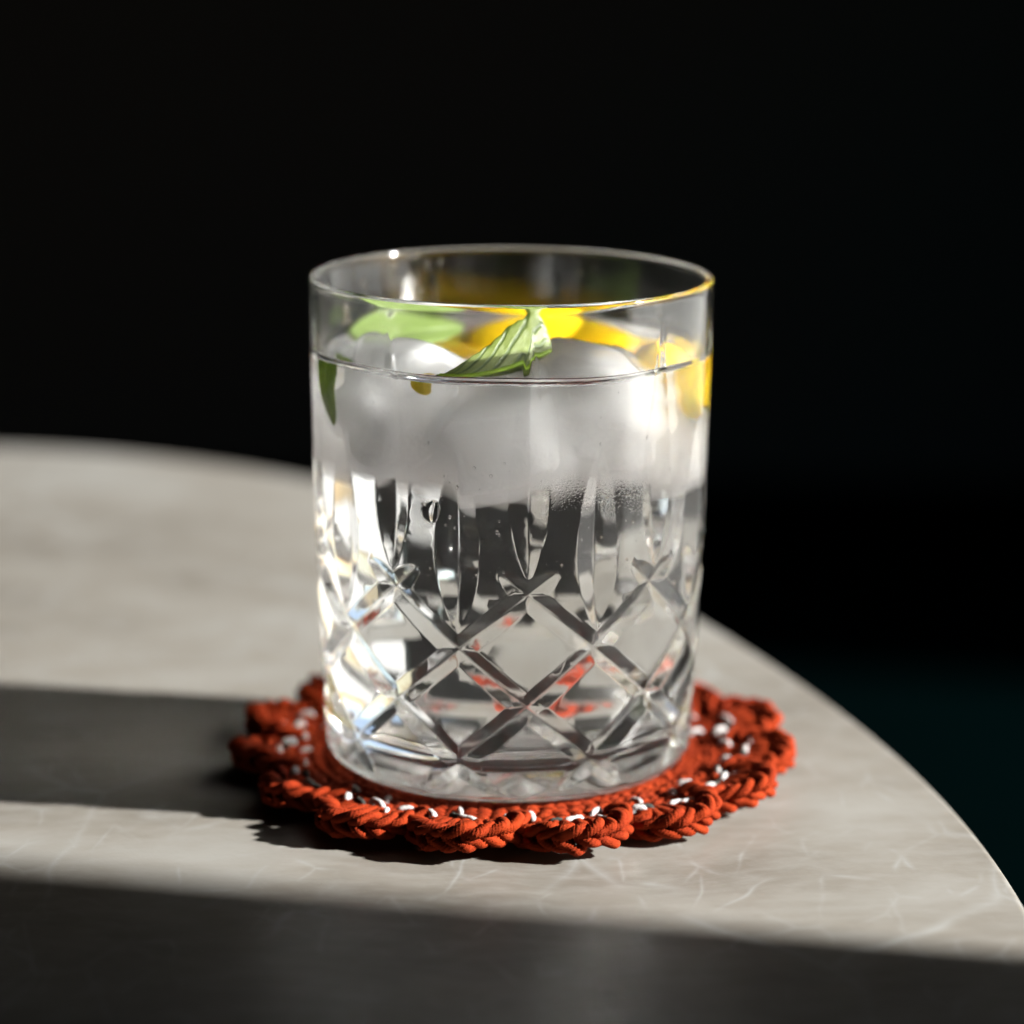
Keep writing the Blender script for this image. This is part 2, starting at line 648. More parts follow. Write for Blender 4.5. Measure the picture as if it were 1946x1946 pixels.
for v in bm.verts:
    if v.co.z > Z_WATER - 1.2:
        a = math.atan2(v.co.y, v.co.x); rr = math.hypot(v.co.x, v.co.y) / 38
        v.co.z += 0.28 * rr * math.sin(5 * a + 1.0) * math.sin(2 * a + 0.4)
    v.co *= MM
wm = bpy.data.meshes.new('water')
bm.to_mesh(wm); bm.free(); wm.shade_smooth()
M_wat = water_material('water surface', 1.333)
vol = M_wat.node_tree.nodes.new('ShaderNodeVolumeScatter'); vol.inputs['Density'].default_value = 0.008     # faint cloudiness of melt water, added to lift the darks seen through it
M_wat.node_tree.links.new(vol.outputs[0], [n_ for n_ in M_wat.node_tree.nodes if n_.type == 'OUTPUT_MATERIAL'][0].inputs['Volume'])
M_men = water_material('whitened waterline', 1.333)
M_men.node_tree.nodes['Glass BSDF'].inputs['Roughness'].default_value = 0.55
M_side = water_material('water against glass', 1.333 / 1.52)
for m_ in (M_men, M_side):
    v2 = m_.node_tree.nodes.new('ShaderNodeVolumeScatter'); v2.inputs['Density'].default_value = 0.008
    m_.node_tree.links.new(v2.outputs[0], [n_ for n_ in m_.node_tree.nodes if n_.type == 'OUTPUT_MATERIAL'][0].inputs['Volume'])
gt = M_men.node_tree                                             # white diffuse and translucent shaders mixed in to whiten the waterline
tl = gt.nodes.new('ShaderNodeBsdfTranslucent'); tl.inputs['Color'].default_value = (0.85, 0.84, 0.84, 1)
df = gt.nodes.new('ShaderNodeBsdfDiffuse'); df.inputs['Color'].default_value = (0.85, 0.84, 0.84, 1)
a1 = gt.nodes.new('ShaderNodeMixShader'); a2 = gt.nodes.new('ShaderNodeMixShader'); a2.inputs[0].default_value = 0.55
gt.links.new(tl.outputs[0], a1.inputs[1]); gt.links.new(df.outputs[0], a1.inputs[2])
gt.links.new(gt.nodes['Glass BSDF'].outputs[0], a2.inputs[1]); gt.links.new(a1.outputs[0], a2.inputs[2])
gt.links.new(a2.outputs[0], [n_ for n_ in gt.nodes if n_.type == 'OUTPUT_MATERIAL'][0].inputs['Surface'])
water = link('water', wm, [M_wat, M_side, M_men])
water.location = glass.location
tag(water, 'clear water filling the crystal tumbler almost to the rim', 'water')
# ------------------------------------------------------------------ crocheted coaster
class Yarn:
    """collects twisted-yarn tubes (several plies wound round each other) into one mesh; lengths in mm"""
    def __init__(self):
        self.v, self.f, self.nv = [], [], 0

    def add(self, pts, rad, plies=4, pitch=3.4, step=0.30, seg=12, taper=0.35, phase=0.0):
        P = np.array(pts, float)
        # smooth path through the points (Catmull-Rom)
        ext = np.vstack([2 * P[0] - P[1], P, 2 * P[-1] - P[-2]])
        out = []
        for i in range(1, len(ext) - 2):
            p0, p1, p2, p3 = ext[i - 1:i + 3]
            n = max(2, int(np.linalg.norm(p2 - p1) / step))
            t = np.linspace(0, 1, n, endpoint=False)[:, None]
            out.append(0.5 * (2 * p1 + (p2 - p0) * t + (2 * p0 - 5 * p1 + 4 * p2 - p3) * t ** 2 + (3 * p1 - p0 - 3 * p2 + p3) * t ** 3))
        C = np.vstack(out + [P[-1:]])
        T = np.gradient(C, axis=0); T /= np.linalg.norm(T, axis=1)[:, None] + 1e-9
        L = np.r_[0, np.cumsum(np.linalg.norm(np.diff(C, axis=0), axis=1))]
        up = np.array([0, 0, 1.0])
        if abs(T[0] @ up) > 0.9: up = np.array([1.0, 0, 0])
        nrm = up - T[0] * (up @ T[0]); nrm /= np.linalg.norm(nrm)
        N_ = [nrm]
        for i in range(1, len(C)):
            nrm = nrm - T[i] * (nrm @ T[i]); nrm = nrm / (np.linalg.norm(nrm) + 1e-9); N_.append(nrm)
        N_ = np.array(N_); B_ = np.cross(T, N_)
        ph = np.linspace(0, 2 * PI, seg, endpoint=False)
        tw = 2 * PI * L[:, None] / pitch + phase
        prof_r = 0.64 + 0.43 * np.abs(np.cos(plies / 2 * (ph[None, :] + tw)))
        e = np.minimum(L, L[-1] - L) / (rad * 1.6)
        end = np.sqrt(np.clip(1 - (1 - np.clip(e, 0, 1)) ** 2, 0.0, 1)) * (1 - taper) + taper
        end[0] = end[-1] = 0.05
        R = rad * prof_r * end[:, None]
        V = C[:, None, :] + R[..., None] * (np.cos(ph)[None, :, None] * N_[:, None, :] + np.sin(ph)[None, :, None] * B_[:, None, :])
        m = len(C)
        b = self.nv
        self.v.append(V.reshape(-1, 3))
        i = np.arange(m - 1)[:, None] * seg + np.arange(seg)[None, :]
        j = np.arange(m - 1)[:, None] * seg + (np.arange(seg)[None, :] + 1) % seg
        self.f.append(np.stack([i, j, j + seg, i + seg], -1).reshape(-1, 4) + b)
        self.nv += m * seg

    def mesh(self, name):
        V = np.vstack(self.v) * MM; F = np.vstack(self.f)
        me = bpy.data.meshes.new(name)
        me.vertices.add(len(V)); me.vertices.foreach_set('co', V.ravel())
        me.loops.add(F.size); me.loops.foreach_set('vertex_index', F.ravel().astype(np.int32))
        me.polygons.add(len(F))
        me.polygons.foreach_set('loop_start', np.arange(0, F.size, 4, dtype=np.int32))
        me.update(calc_edges=True)
        me.validate()
        me.shade_smooth()
        return me


def yarn_material(name, a, b, sheen):
    k = N(name)
    c = k.coords()
    nz = k.noise(c, 260.0, 4, 0.6)
    big = k.noise(c, 60.0, 2, 0.5)
    col = k.ramp(k.math('ADD', k.math('MULTIPLY', nz.outputs['Fac'], 0.6), k.math('MULTIPLY', big.outputs['Fac'], 0.4)), [(0.35, a), (0.65, b)])
    fib = k.noise(c, 2600.0, 3, 0.7)
    k.principled(**{'Base Color': col, 'Roughness': 0.8, 'Specular IOR Level': 0.08, 'Sheen Weight': sheen, 'Sheen Roughness': 0.4,
                    'Sheen Tint': (1.0, 0.5, 0.3), 'Normal': k.bump(fib.outputs['Fac'], 0.9, 0.0003)})
    return k.m


M_orange = yarn_material('burnt orange cotton yarn', (0.145, 0.0125, 0.0024), (0.250, 0.0265, 0.0042), 0.02)
M_white = yarn_material('white cotton thread', (0.36, 0.34, 0.33), (0.45, 0.43, 0.42), 0.05)
M_black = yarn_material('dark cotton thread', (0.020, 0.026, 0.024), (0.045, 0.05, 0.045), 0.05)

rn = random.Random(11)
coaster = empty('coaster', (1.0 * MM, 0, 0))
coaster.scale = (1.035, 1.035, 1.0)
tag(coaster, 'scalloped orange crocheted coaster with white stitches under the tumbler', 'coaster')


def polar(ang, r, z):
    return (r * math.sin(ang), -r * math.cos(ang), z)


NL = 15
fuzz_src = []
LOBE0 = math.radians(-10.5)
for li in range(NL):
    a0 = LOBE0 + li * 2 * PI / NL + rn.uniform(-0.02, 0.02)
    lift = 1.3 + rn.uniform(-0.4, 0.7)
    size = rn.uniform(0.92, 1.07)
    tilt = rn.uniform(0.3, 1.2)
    c2, s2 = math.cos(a0), math.sin(a0)

    def loc(t, r, z, s2=s2, c2=c2):
        """lobe frame (tangential, radial, up) -> coaster frame"""
        return (r * s2 + t * c2, -r * c2 + t * s2, z)

    def rimpt(a, off=0.0, dz=0.0):
        t = (9.6 + off) * math.sin(a) * size
        r = 44.8 + (11.4 * size + off) * math.cos(a)
        return t, r, 3.3 + lift * (0.25 + 1.15 * math.cos(a)) + tilt * math.sin(a) + dz

    y = Yarn()
    nst = 9
    for k_ in range(nst):
        a = math.radians(-88 + 176 * (k_ + 0.2) / nst) + rn.uniform(-0.03, 0.03)
        st = math.radians(176 / nst)
        j = lambda q=0.4: rn.uniform(-q, q)
        for sg in (1, -1):
            w = 1.0 + j(0.3); g_ = rn.uniform(0.82, 1.18)
            pts = [rimpt(a - st * 0.40, -1.3, 0.0), rimpt(a - st * 0.08, 0.25 + j(), 0.45 * sg), rimpt(a + st * 0.38 * g_, 0.75 + j(0.6), 1.15 * sg * w),
                   rimpt(a + st * 0.86 * g_, 0.35 + j(0.6), 1.85 * sg * w), rimpt(a + st * 1.22 * g_, -0.9, 1.75 * sg * w), rimpt(a + st * 1.45, -2.6, 0.9 * sg)]
            y.add([loc(*p) for p in pts], 0.96 + j(0.12), 4, 2.3, 0.17, 16, phase=rn.uniform(0, 6))
        # the post below this stitch, from the last round up to the edge
        t1, r1, z1 = rimpt(a + st * 0.5, -1.6, 0)
        t0 = t1 * 0.45
        for q in (-0.75, 0.75):
            pts = [(t0 + q, 42.5, 2.1), (t0 * 1.15 + q * 1.1 + j(), 45.0, 3.6 + j()), ((t0 + t1) / 2 + q * 0.5, 47.4, 4.3 + lift * 0.3), (t1 * 0.9 - q * 0.4, (r1 + 48) / 2, z1 + 0.3), (t1, r1, z1)]
            y.add([loc(*p) for p in pts], 1.0 + j(0.1), 4, 2.6, 0.28, 12, phase=rn.uniform(0, 6))
    fuzz_src.append(np.vstack(y.v))
    o = link('scallop', y.mesh('scallop'), M_orange, coaster)

# inner rounds of the coaster
r = 3.2
while r < 46:
    y = Yarn()
    n = max(6, int(2 * PI * r / 3.0))
    for i in range(n):
        a = 2 * PI * i / n + rn.uniform(-0.02, 0.02)
        da = 1.5 / r
        zc = 2.55 + rn.uniform(-0.15, 0.15) + 0.9 * max(0.0, (r - 37.5) / 8)
        for sg in (1, -1):
            pts = [polar(a - da * 0.9, r + 0.1 * sg, zc - 0.6), polar(a - da * 0.2, r + 0.55 * sg, zc + 0.45), polar(a + da * 0.7, r + 1.05 * sg, zc + 0.72), polar(a + da * 1.5, r + 1.45 * sg, zc - 0.5)]
            y.add(pts, 0.95, 4, 2.6, 0.36, 11, phase=rn.uniform(0, 6))
    link('crochet_round', y.mesh('crochet_round'), M_orange, coaster)
    r += 2.95

# closely worked back of the coaster
pts_o = []
for i in range(240):
    th = 2 * PI * i / 240
    k_ = (th - LOBE0) / (2 * PI / NL)
    fr = (k_ - round(k_)) * 2
    rr = 43.5 + 8.0 * math.sqrt(max(0.0, 1 - fr * fr))
    pts_o.append((rr * math.sin(th), -rr * math.cos(th)))
bv, bf = [], []
for z, s_ in ((0.35, 0.74), (1.3, 0.90), (2.9, 0.985), (3.8, 0.985), (3.6, 0.94), (2.5, 0.80)):
    for (x, y_) in pts_o: bv.append((x * s_ * MM, y_ * s_ * MM, z * MM))
nO = len(pts_o)
for j_ in range(5):
    for i in range(nO):
        i2 = (i + 1) % nO
        bf.append((j_ * nO + i, j_ * nO + i2, j_ * nO + nO + i2, j_ * nO + nO + i))
bf.append(tuple(reversed(range(nO)))); bf.append(tuple(5 * nO + i for i in range(nO)))
me = mesh_from('crochet_backing', bv, bf); link('crochet_backing', me, M_orange, coaster)


def dash(name, mat, ang, r, length, heading, rad, z=4.35, bow=0.25):
    y = Yarn()
    c2, s2 = math.cos(ang), math.sin(ang)
    pts = []
    for q in (-0.5, -0.3, 0.0, 0.3, 0.5):
        t = q * length * math.cos(heading); rr = r + q * length * math.sin(heading)
        zz = z - (0.9 if abs(q) > 0.45 else 0.0) + bow * (1 - (2 * q) ** 2) + rn.uniform(-0.08, 0.08)
        pts.append((rr * s2 + t * c2, -rr * c2 + t * s2, zz))
    y.add(pts, rad, 3, 2.0, 0.2, 10, taper=0.6, phase=rn.uniform(0, 6))
    o = link(name, y.mesh(name), mat, coaster)


for li in range(NL):
    a0 = LOBE0 + li * 2 * PI / NL
    u = lambda q: rn.uniform(-q, q)
    dash('white_stitch', M_white, a0 + 0.02 + u(0.03), 46.8 + u(1.4), 4.4 + u(1.4), u(0.35), 0.66, 5.5)
    dash('white_stitch', M_white, a0 - 0.13 + u(0.03), 45.6 + u(1.6), 2.6 + u(0.8), 1.0 + u(0.6), 0.72, 5.4)
    dash('white_stitch', M_white, a0 + 0.15 + u(0.03), 43.6 + u(1.6), 3.2 + u(1.0), -0.7 + u(0.6), 0.58, 4.95)
    dash('white_stitch', M_white, a0 + 0.10 + u(0.05), 49.0 + u(1.0), 2.8 + u(1.0), 0.6 + u(0.7), 0.5, 5.75)
    if li % 3 != 1: dash('white_stitch', M_white, a0 - 0.06 + u(0.05), 41.0 + u(1.2), 2.6 + u(0.6), 1.3 + u(0.4), 0.55, 4.45)
    dash('black_stitch', M_black, a0 - 0.07 + u(0.03), 46.6 + u(1.2), 3.0 + u(0.6), 0.2 + u(0.5), 0.6, 5.4)

# loose fibres standing off the yarn
fv, ff = [], []
FZ = np.vstack(fuzz_src)
for i in range(9000):
    p = Vector(FZ[rn.randrange(len(FZ))]); ang = math.atan2(p.x, -p.y)
    out = Vector(polar(ang, 1, 0.1)) if rn.random() < 0.6 else Vector((0, 0, 1))
    d = (Vector((rn.gauss(0, 1), rn.gauss(0, 1), rn.gauss(0, 0.8))).normalized() + out * 0.8).normalized(); b = Vector((rn.gauss(0, 1), rn.gauss(0, 1), rn.gauss(0, 1))) * 0.6
    ln = rn.uniform(0.4, 1.1 + 2.0 * rn.random() ** 6)
    sd = d.cross(Vector((0.3, 0.2, 1))).normalized(); sd2 = d.cross(sd)
    base = len(fv)
    for s_ in range(5):
        t = s_ / 4; c = p + d * ln * t + b * t * t * ln * 0.5
        w = 0.021 * (1 - 0.6 * t)
        for q in range(3):
            fv.append(tuple((c + (sd * math.cos(q * 2.094) + sd2 * math.sin(q * 2.094)) * w) * MM))
    for s_ in range(4):
        for q in range(3):
            q2 = (q + 1) % 3
            ff.append((base + s_ * 3 + q, base + s_ * 3 + q2, base + s_ * 3 + 3 + q2, base + s_ * 3 + 3 + q))
tag(link('yarn_fuzz', mesh_from('yarn_fuzz', fv, ff), M_orange, coaster), kind='stuff')
# ------------------------------------------------------------------ ice
def ice_material():
    k = N('cloudy ice')
    geo = k.n('ShaderNodeNewGeometry'); sp = k.n('ShaderNodeSeparateXYZ'); k.l(geo.outputs['Position'], sp.inputs[0])
    wet = k.math('GREATER_THAN', sp.outputs['Z'], (Z_WATER + ZB - 0.9) * MM)        # under water the surface is index-matched and disappears
    fr = k.n('ShaderNodeFresnel'); fr.inputs['IOR'].default_value = 1.31
    gl = k.n('ShaderNodeBsdfGlossy'); gl.inputs['Roughness'].default_value = 0.12
    tr = k.n('ShaderNodeBsdfTransparent')
    c = k.coords()
    k.l(k.bump(k.noise(c, 200.0, 3, 0.5).outputs['Fac'], 0.2, 0.0006), gl.inputs['Normal'])
    mx = k.n('ShaderNodeMixShader'); k.l(k.math('MULTIPLY', fr.outputs[0], wet), mx.inputs[0])
    k.l(tr.outputs[0], mx.inputs[1]); k.l(gl.outputs[0], mx.inputs[2]); k.l(mx.outputs[0], k.out.inputs['Surface'])
    vs = k.n('ShaderNodeVolumeScatter'); vs.inputs['Color'].default_value = (0.999, 0.997, 0.988, 1); vs.inputs['Density'].default_value = 1.7; vs.inputs['Anisotropy'].default_value = 0.25
    k.l(vs.outputs[0], k.out.inputs['Volume'])
    return k.m


def core_material():
    k = N('white cloudy heart of the ice')
    c = k.coords()
    nz = k.noise(c, 110.0, 4, 0.6)
    k.principled(**{'Base Color': (0.994, 0.99, 0.975), 'Roughness': 0.6, 'Subsurface Weight': 1.0, 'Subsurface Radius': (1.0, 1.0, 1.0), 'Subsurface Scale': 2.2,
                    'Specular IOR Level': 0.0, 'Normal': k.bump(nz.outputs['Fac'], 0.6, 0.003)})
    return k.m


M_ice = ice_material()
M_core = core_material()


def ice_mesh(name, seed, sx, sy, sz, power=6.0, k_=1.0, rough=0.034, sub=5):
    r_ = random.Random(seed)
    bm = bmesh.new()
    bmesh.ops.create_icosphere(bm, subdivisions=sub, radius=1.0)
    ph = [(Vector((r_.gauss(0, 1), r_.gauss(0, 1), r_.gauss(0, 1))), r_.uniform(0, 6)) for _ in range(7)]
    cuts = [(Vector((r_.gauss(0, 1), r_.gauss(0, 1), r_.gauss(0, 1))).normalized(), r_.uniform(0.85, 1.15)) for _ in range(8)]
    for v in bm.verts:
        n = v.co.normalized()
        q = (abs(n.x) ** power + abs(n.y) ** power + abs(n.z) ** power) ** (-1 / power)
        p = n * q
        for d, h in cuts:                          # melted facets
            e = p.dot(d) - h
            if e > 0: p = p - d * e
        w = sum(math.sin(a.dot(p) * 2.2 + b) for a, b in ph) * rough
        p = p * (1 + w) * k_
        v.co = Vector((p.x * sx, p.y * sy, p.z * sz)) * MM
    me = bpy.data.meshes.new(name); bm.to_mesh(me); bm.free(); me.shade_smooth()
    return me


ZW = Z_WATER                     # water level in the glass
ICE = [  # x, y, z, half sizes, rotation, label
    (-18.5, -17.0, 77.0, 13.2, 11.5, 12.6, (0.15, 0.10, 0.35), 'left front ice cube, its rounded top standing out of the water below the pale leaf'),
    (-2.0, -21.5, 74.0, 11.5, 11.0, 10.5, (0.25, -0.30, -0.1), 'middle front ice cube under the folded mint leaf'),
    (15.5, -18.0, 77.6, 12.4, 12.2, 12.6, (-0.10, 0.25, -0.3), 'right front ice cube standing out of the water before the big lemon wedge'),
    (-21.5, 9.0, 72.0, 12.0, 12.5, 11.0, (0.3, 0.2, 0.8), 'rear left ice cube behind the others, below the pale mint leaf'),
    (0.0, 2.0, 70.0, 12.0, 10.5, 10.0, (0.5, 0.1, 0.2), 'innermost ice cube in the middle of the glass between the front ones and the lemon'),
    (21.5, 9.0, 70.0, 11.0, 11.0, 10.5, (0.1, -0.2, 0.5), 'rear right ice cube under the end of the lemon'),
    (2.0, 22.5, 68.5, 13.0, 11.0, 9.0, (0.2, 0.1, 0.1), 'lowest ice cube at the back of the glass under the big lemon wedge'),
]
for i, (x, y_, z, sx, sy, sz, rot, lab) in enumerate(ICE):
    o = link('ice_cube', ice_mesh('ice_cube', 20 + i, sx, sy, sz), M_ice)
    o.location = (x * MM, y_ * MM, (z + ZB) * MM); o.rotation_euler = rot
    tag(o, lab, 'ice cube', 'ice cubes floating in the tumbler')
    link('cloudy_core', ice_mesh('cloudy_core', 20 + i, sx, sy, sz, 7.0, 0.76, 0.06, 5), M_core, o)

# ------------------------------------------------------------------ lemon
def peel_material():
    k = N('lemon peel')
    c = k.coords()
    pore = k.n('ShaderNodeTexVoronoi', feature='F1'); pore.inputs['Scale'].default_value = 900.0; k.l(c, pore.inputs['Vector'])
    nz = k.noise(c, 120.0, 3)
    k.principled(**{'Base Color': k.ramp(nz.outputs['Fac'], [(0.3, (0.86, 0.52, 0.008)), (0.7, (0.93, 0.63, 0.014))]), 'Roughness': 0.32, 'Subsurface Weight': 0.35,
                    'Subsurface Radius': (1.0, 0.5, 0.1), 'Subsurface Scale': 0.12, 'Normal': k.bump(pore.outputs['Distance'], 0.25, 0.0004)})
    return k.m


M_peel = peel_material()
k = N('lemon pith'); k.principled(**{'Base Color': (0.85, 0.80, 0.60), 'Roughness': 0.6, 'Subsurface Weight': 0.3, 'Subsurface Scale': 0.1, 'Subsurface Radius': (1, .8, .4)}); M_pith = k.m
k = N('lemon flesh')
fl = k.noise(k.mapping(k.coords(), (1, 6, 6)), 200.0, 3)
k.principled(**{'Base Color': k.ramp(fl.outputs['Fac'], [(0.35, (0.80, 0.60, 0.08)), (0.65, (0.88, 0.74, 0.22))]), 'Roughness': 0.25, 'Subsurface Weight': 0.6, 'Subsurface Scale': 0.2, 'Subsurface Radius': (1, .7, .2),
                'Normal': k.bump(fl.outputs['Fac'], 0.3, 0.0006)}); M_flesh = k.m


def wedge_mesh(name, a, b, f0, f1, p0, p1, nseg=28, nl=44):
    """part of a lemon turned about x: radius fractions f0..f1, angles p0..p1"""
    v, f = [], []
    def rad(t):
        c = math.cos(t)
        return b * max(0.02, abs(c)) ** 0.9
    for lay in (f0, f1):
        for i in range(nl + 1):
            t = -PI / 2 + PI * i / nl
            x = a * math.sin(t) * (0.90 + 0.10 * lay); r = rad(t) * lay
            x += 0.09 * a * math.copysign(abs(math.sin(t)) ** 14, t)
            for j in range(nseg + 1):
                p = p0 + (p1 - p0) * j / nseg
                v.append((x * MM, r * math.cos(p) * MM, r * math.sin(p) * MM))
    w = nseg + 1; sh = (nl + 1) * w
    for i in range(nl):
        for j in range(nseg):
            q = i * w + j
            f.append((sh + q, sh + q + 1, sh + q + w + 1, sh + q + w))
            f.append((q, q + w, q + w + 1, q + 1))
        for j in (0, nseg):
            q = i * w + j
            f.append((q, sh + q, sh + q + w, q + w) if j == 0 else (q, q + w, sh + q + w, sh + q))
    me = mesh_from(name, v, f)
    bm = bmesh.new(); bm.from_mesh(me); bmesh.ops.recalc_face_normals(bm, faces=bm.faces); bm.to_mesh(me); bm.free()
    me.set_sharp_from_angle(angle=math.radians(45)); me.shade_smooth() if False else None
    return me


def lemon(loc, rot, a, b, p0, p1, label, core):
    e = empty('lemon_wedge', (loc[0] * MM, loc[1] * MM, (loc[2] + ZB) * MM)); e.rotation_euler = rot
    tag(e, label, 'lemon wedge', 'lemon wedges in the tumbler')
    for nm, f0, f1, m in (('peel', 0.935, 1.0, M_peel), ('pith', 0.85, 0.935, M_pith), ('flesh', core, 0.85, M_flesh)):
        link(nm, wedge_mesh(nm, a, b, f0, f1, p0, p1), m, e)
    return e


R_ = math.radians
lemon((8.0, 12.5, ZW - 14.6), (0, 0, R_(-6)), 27.5, 18.6, R_(48), R_(160), 'large lemon wedge floating behind the ice with its bright peel towards the front', 0.62)
lemon((31.0, -8.0, ZW - 4.6), (R_(0), R_(30), R_(-40)), 7.4, 7.2, R_(90), R_(290), 'small lemon wedge pressed against the right side of the glass under the water', 0.5)
lemon((-15.5, -27.5, ZW - 2.0), (R_(0), R_(20), R_(15)), 2.2, 1.7, R_(60), R_(230), 'small sliver of lemon wedged between the left and middle ice cubes', 0.5)

# ------------------------------------------------------------------ mint leaves
def leaf_material(name, top, dark, light):
    k = N(name)
    uv = k.n('ShaderNodeUVMap').outputs['UV']
    sp = k.n('ShaderNodeSeparateXYZ'); k.l(uv, sp.inputs[0])
    av = k.math('ABSOLUTE', k.math('SUBTRACT', sp.outputs['Y'], 0.5))
    ph = k.math('SUBTRACT', k.math('MULTIPLY', sp.outputs['X'], 5.5), k.math('MULTIPLY', av, 4.4))
    tri = k.math('ABSOLUTE', k.math('SUBTRACT', k.math('FRACT', ph), 0.5))
    vein = k.ramp(tri, [(0.0, (1, 1, 1)), (0.09, (0.85, 0.85, 0.85)), (0.20, (0, 0, 0))])
    mid = k.ramp(av, [(0.0, (1, 1, 1)), (0.035, (0, 0, 0))])
    nz = k.noise(k.coords(), 300.0, 4, 0.6)
    col = k.ramp(nz.outputs['Fac'], [(0.3, top), (0.7, light)])
    col = k.mix(k.math('MULTIPLY', vein, 0.8), col, dark)
    col = k.mix(mid, col, dark)
    p = k.n('ShaderNodeBsdfPrincipled')
    k.l(col, p.inputs['Base Color']); p.inputs['Roughness'].default_value = 0.38
    net = k.noise(k.coords(), 900.0, 3, 0.6)
    hh = k.math('SUBTRACT', k.math('MULTIPLY', net.outputs['Fac'], 0.4), vein)
    k.l(k.bump(hh, 0.35, 0.0005), p.inputs['Normal'])
    tr = k.n('ShaderNodeBsdfTranslucent'); k.l(k.mix(0.0, col, (0.5, 0.6, 0.05)), tr.inputs['Color'])
    mx = k.n('ShaderNodeMixShader'); mx.inputs[0].default_value = 0.30
    k.l(p.outputs[0], mx.inputs[1]); k.l(tr.outputs[0], mx.inputs[2]); k.l(mx.outputs[0], k.out.inputs['Surface'])
    return k.m


M_leaf = leaf_material('fresh mint leaf', (0.125, 0.170, 0.024), (0.030, 0.062, 0.006), (0.160, 0.205, 0.038))
M_leaf_pale = leaf_material('pale mint leaf underside', (0.20, 0.285, 0.07), (0.155, 0.235, 0.04), (0.245, 0.335, 0.11))
M_leaf_dark = leaf_material('deep green mint leaf', (0.20, 0.34, 0.010), (0.12, 0.22, 0.008), (0.28, 0.42, 0.02))


def catmull(P, n):
    P = [Vector(p) for p in P]; ext = [2 * P[0] - P[1]] + P + [2 * P[-1] - P[-2]]
    out = []
    for i in range(n + 1):
        s = i / n * (len(P) - 1); k_ = min(int(s), len(P) - 2); t = s - k_
        a, b, c, d = ext[k_:k_ + 4]
        out.append(0.5 * (2 * b + (c - a) * t + (2 * a - 5 * b + 4 * c - d) * t * t + (3 * b - a - 3 * c + d) * t ** 3))
    return out


def leaf(mid, dirA, dirB, width, wfun, mat, label, curlA=0.0, curlB=0.0, thick=0.35, seed=1, bscale=1.0):
    """a leaf folded along its midrib: half A spreads along dirA, half B along dirB"""
    n, m = 60, 14
    C = catmull(mid, n)
    r_ = random.Random(seed)
    e = empty('mint_leaf', tuple(Vector((C[0].x, C[0].y, C[0].z + ZB)) * MM))
    tag(e, label, 'leaf', 'mint leaves in the tumbler')
    o0 = C[0]
    grid = []
    for i in range(n + 1):
        s = i / n
        T = (C[min(i + 1, n)] - C[max(i - 1, 0)]).normalized()
        row = []
        w = width * wfun(s) * (1 + 0.035 * math.sin(s * 60) * 0.5)
        for j in range(-m, m + 1):
            q = j / m
            d = Vector(dirA[0]).lerp(Vector(dirA[1]), s) if j >= 0 else Vector(dirB[0]).lerp(Vector(dirB[1]), s)
            d = (d - T * d.dot(T) * 0.6).normalized()
            nn = d.cross(T).normalized()
            cu = curlA if j >= 0 else curlB
            aq = abs(q)
            tri = abs(((s * 5.5 - aq * 2.2) % 1) - 0.5)
            puff = 0.06 * min(1.0, tri / 0.3) * min(1, aq * 3) * (1 - aq ** 4)
            p = C[i] + d * (w * aq * (bscale if j < 0 else 1.0)) + nn * (cu * aq * aq * w + puff) + Vector((0, 0, 0.25 * math.sin(s * 9 + aq * 5) * aq))
            row.append((p - o0, nn))
        grid.append(row)
    W_ = 2 * m + 1
    v, f = [], []
    for side in (0.5, -0.5):
        for row in grid:
            for p, nn in row: v.append(tuple((p + nn * side * thick) * MM))
    sh = (n + 1) * W_
    for i in range(n):
        for j in range(W_ - 1):
            q = i * W_ + j
            f.append((q, q + 1, q + W_ + 1, q + W_)); f.append((sh + q, sh + q + W_, sh + q + W_ + 1, sh + q + 1))
        for j in (0, W_ - 1):
            q = i * W_ + j; f.append((q, q + W_, sh + q + W_, sh + q))
    for i in (0, n):
        for j in range(W_ - 1):
            q = i * W_ + j; f.append((q, q + 1, sh + q + 1, sh + q))
    me = mesh_from('blade', v, f)
    bm = bmesh.new(); bm.from_mesh(me); bmesh.ops.recalc_face_normals(bm, faces=bm.faces); bm.to_mesh(me); bm.free()
    uvl = me.uv_layers.new(name='UVMap')
    vi = np.empty(len(me.loops), dtype=np.int32); me.loops.foreach_get('vertex_index', vi)
    vi = vi % sh
    uv = np.stack([(vi // W_) / n, (vi % W_) / (W_ - 1)], 1)
    uvl.data.foreach_set('uv', uv.ravel().astype(np.float32))
    link('blade', me, mat, e)
    # the midrib as a thin tapering cord
    y = Yarn()
    y.add([tuple(p - o0) for p in C[::4]], 0.42, 0, 4.0, 0.5, 8, taper=0.3)
    link('midrib', y.mesh('midrib'), M_leaf_dark if mat is M_leaf else mat, e)
    return e


def w_oval(s): return math.sin(PI * min(1, s ** 0.8)) ** 0.75 if 0 < s < 1 else 0.0
def w_front(s): return min(1.0, s * 1.45) ** 1.15 * (1.0 if s < 0.90 else max(0.0, 1 - ((s - 0.90) / 0.10) ** 2) ** 0.5 * 0.9 + 0.1)


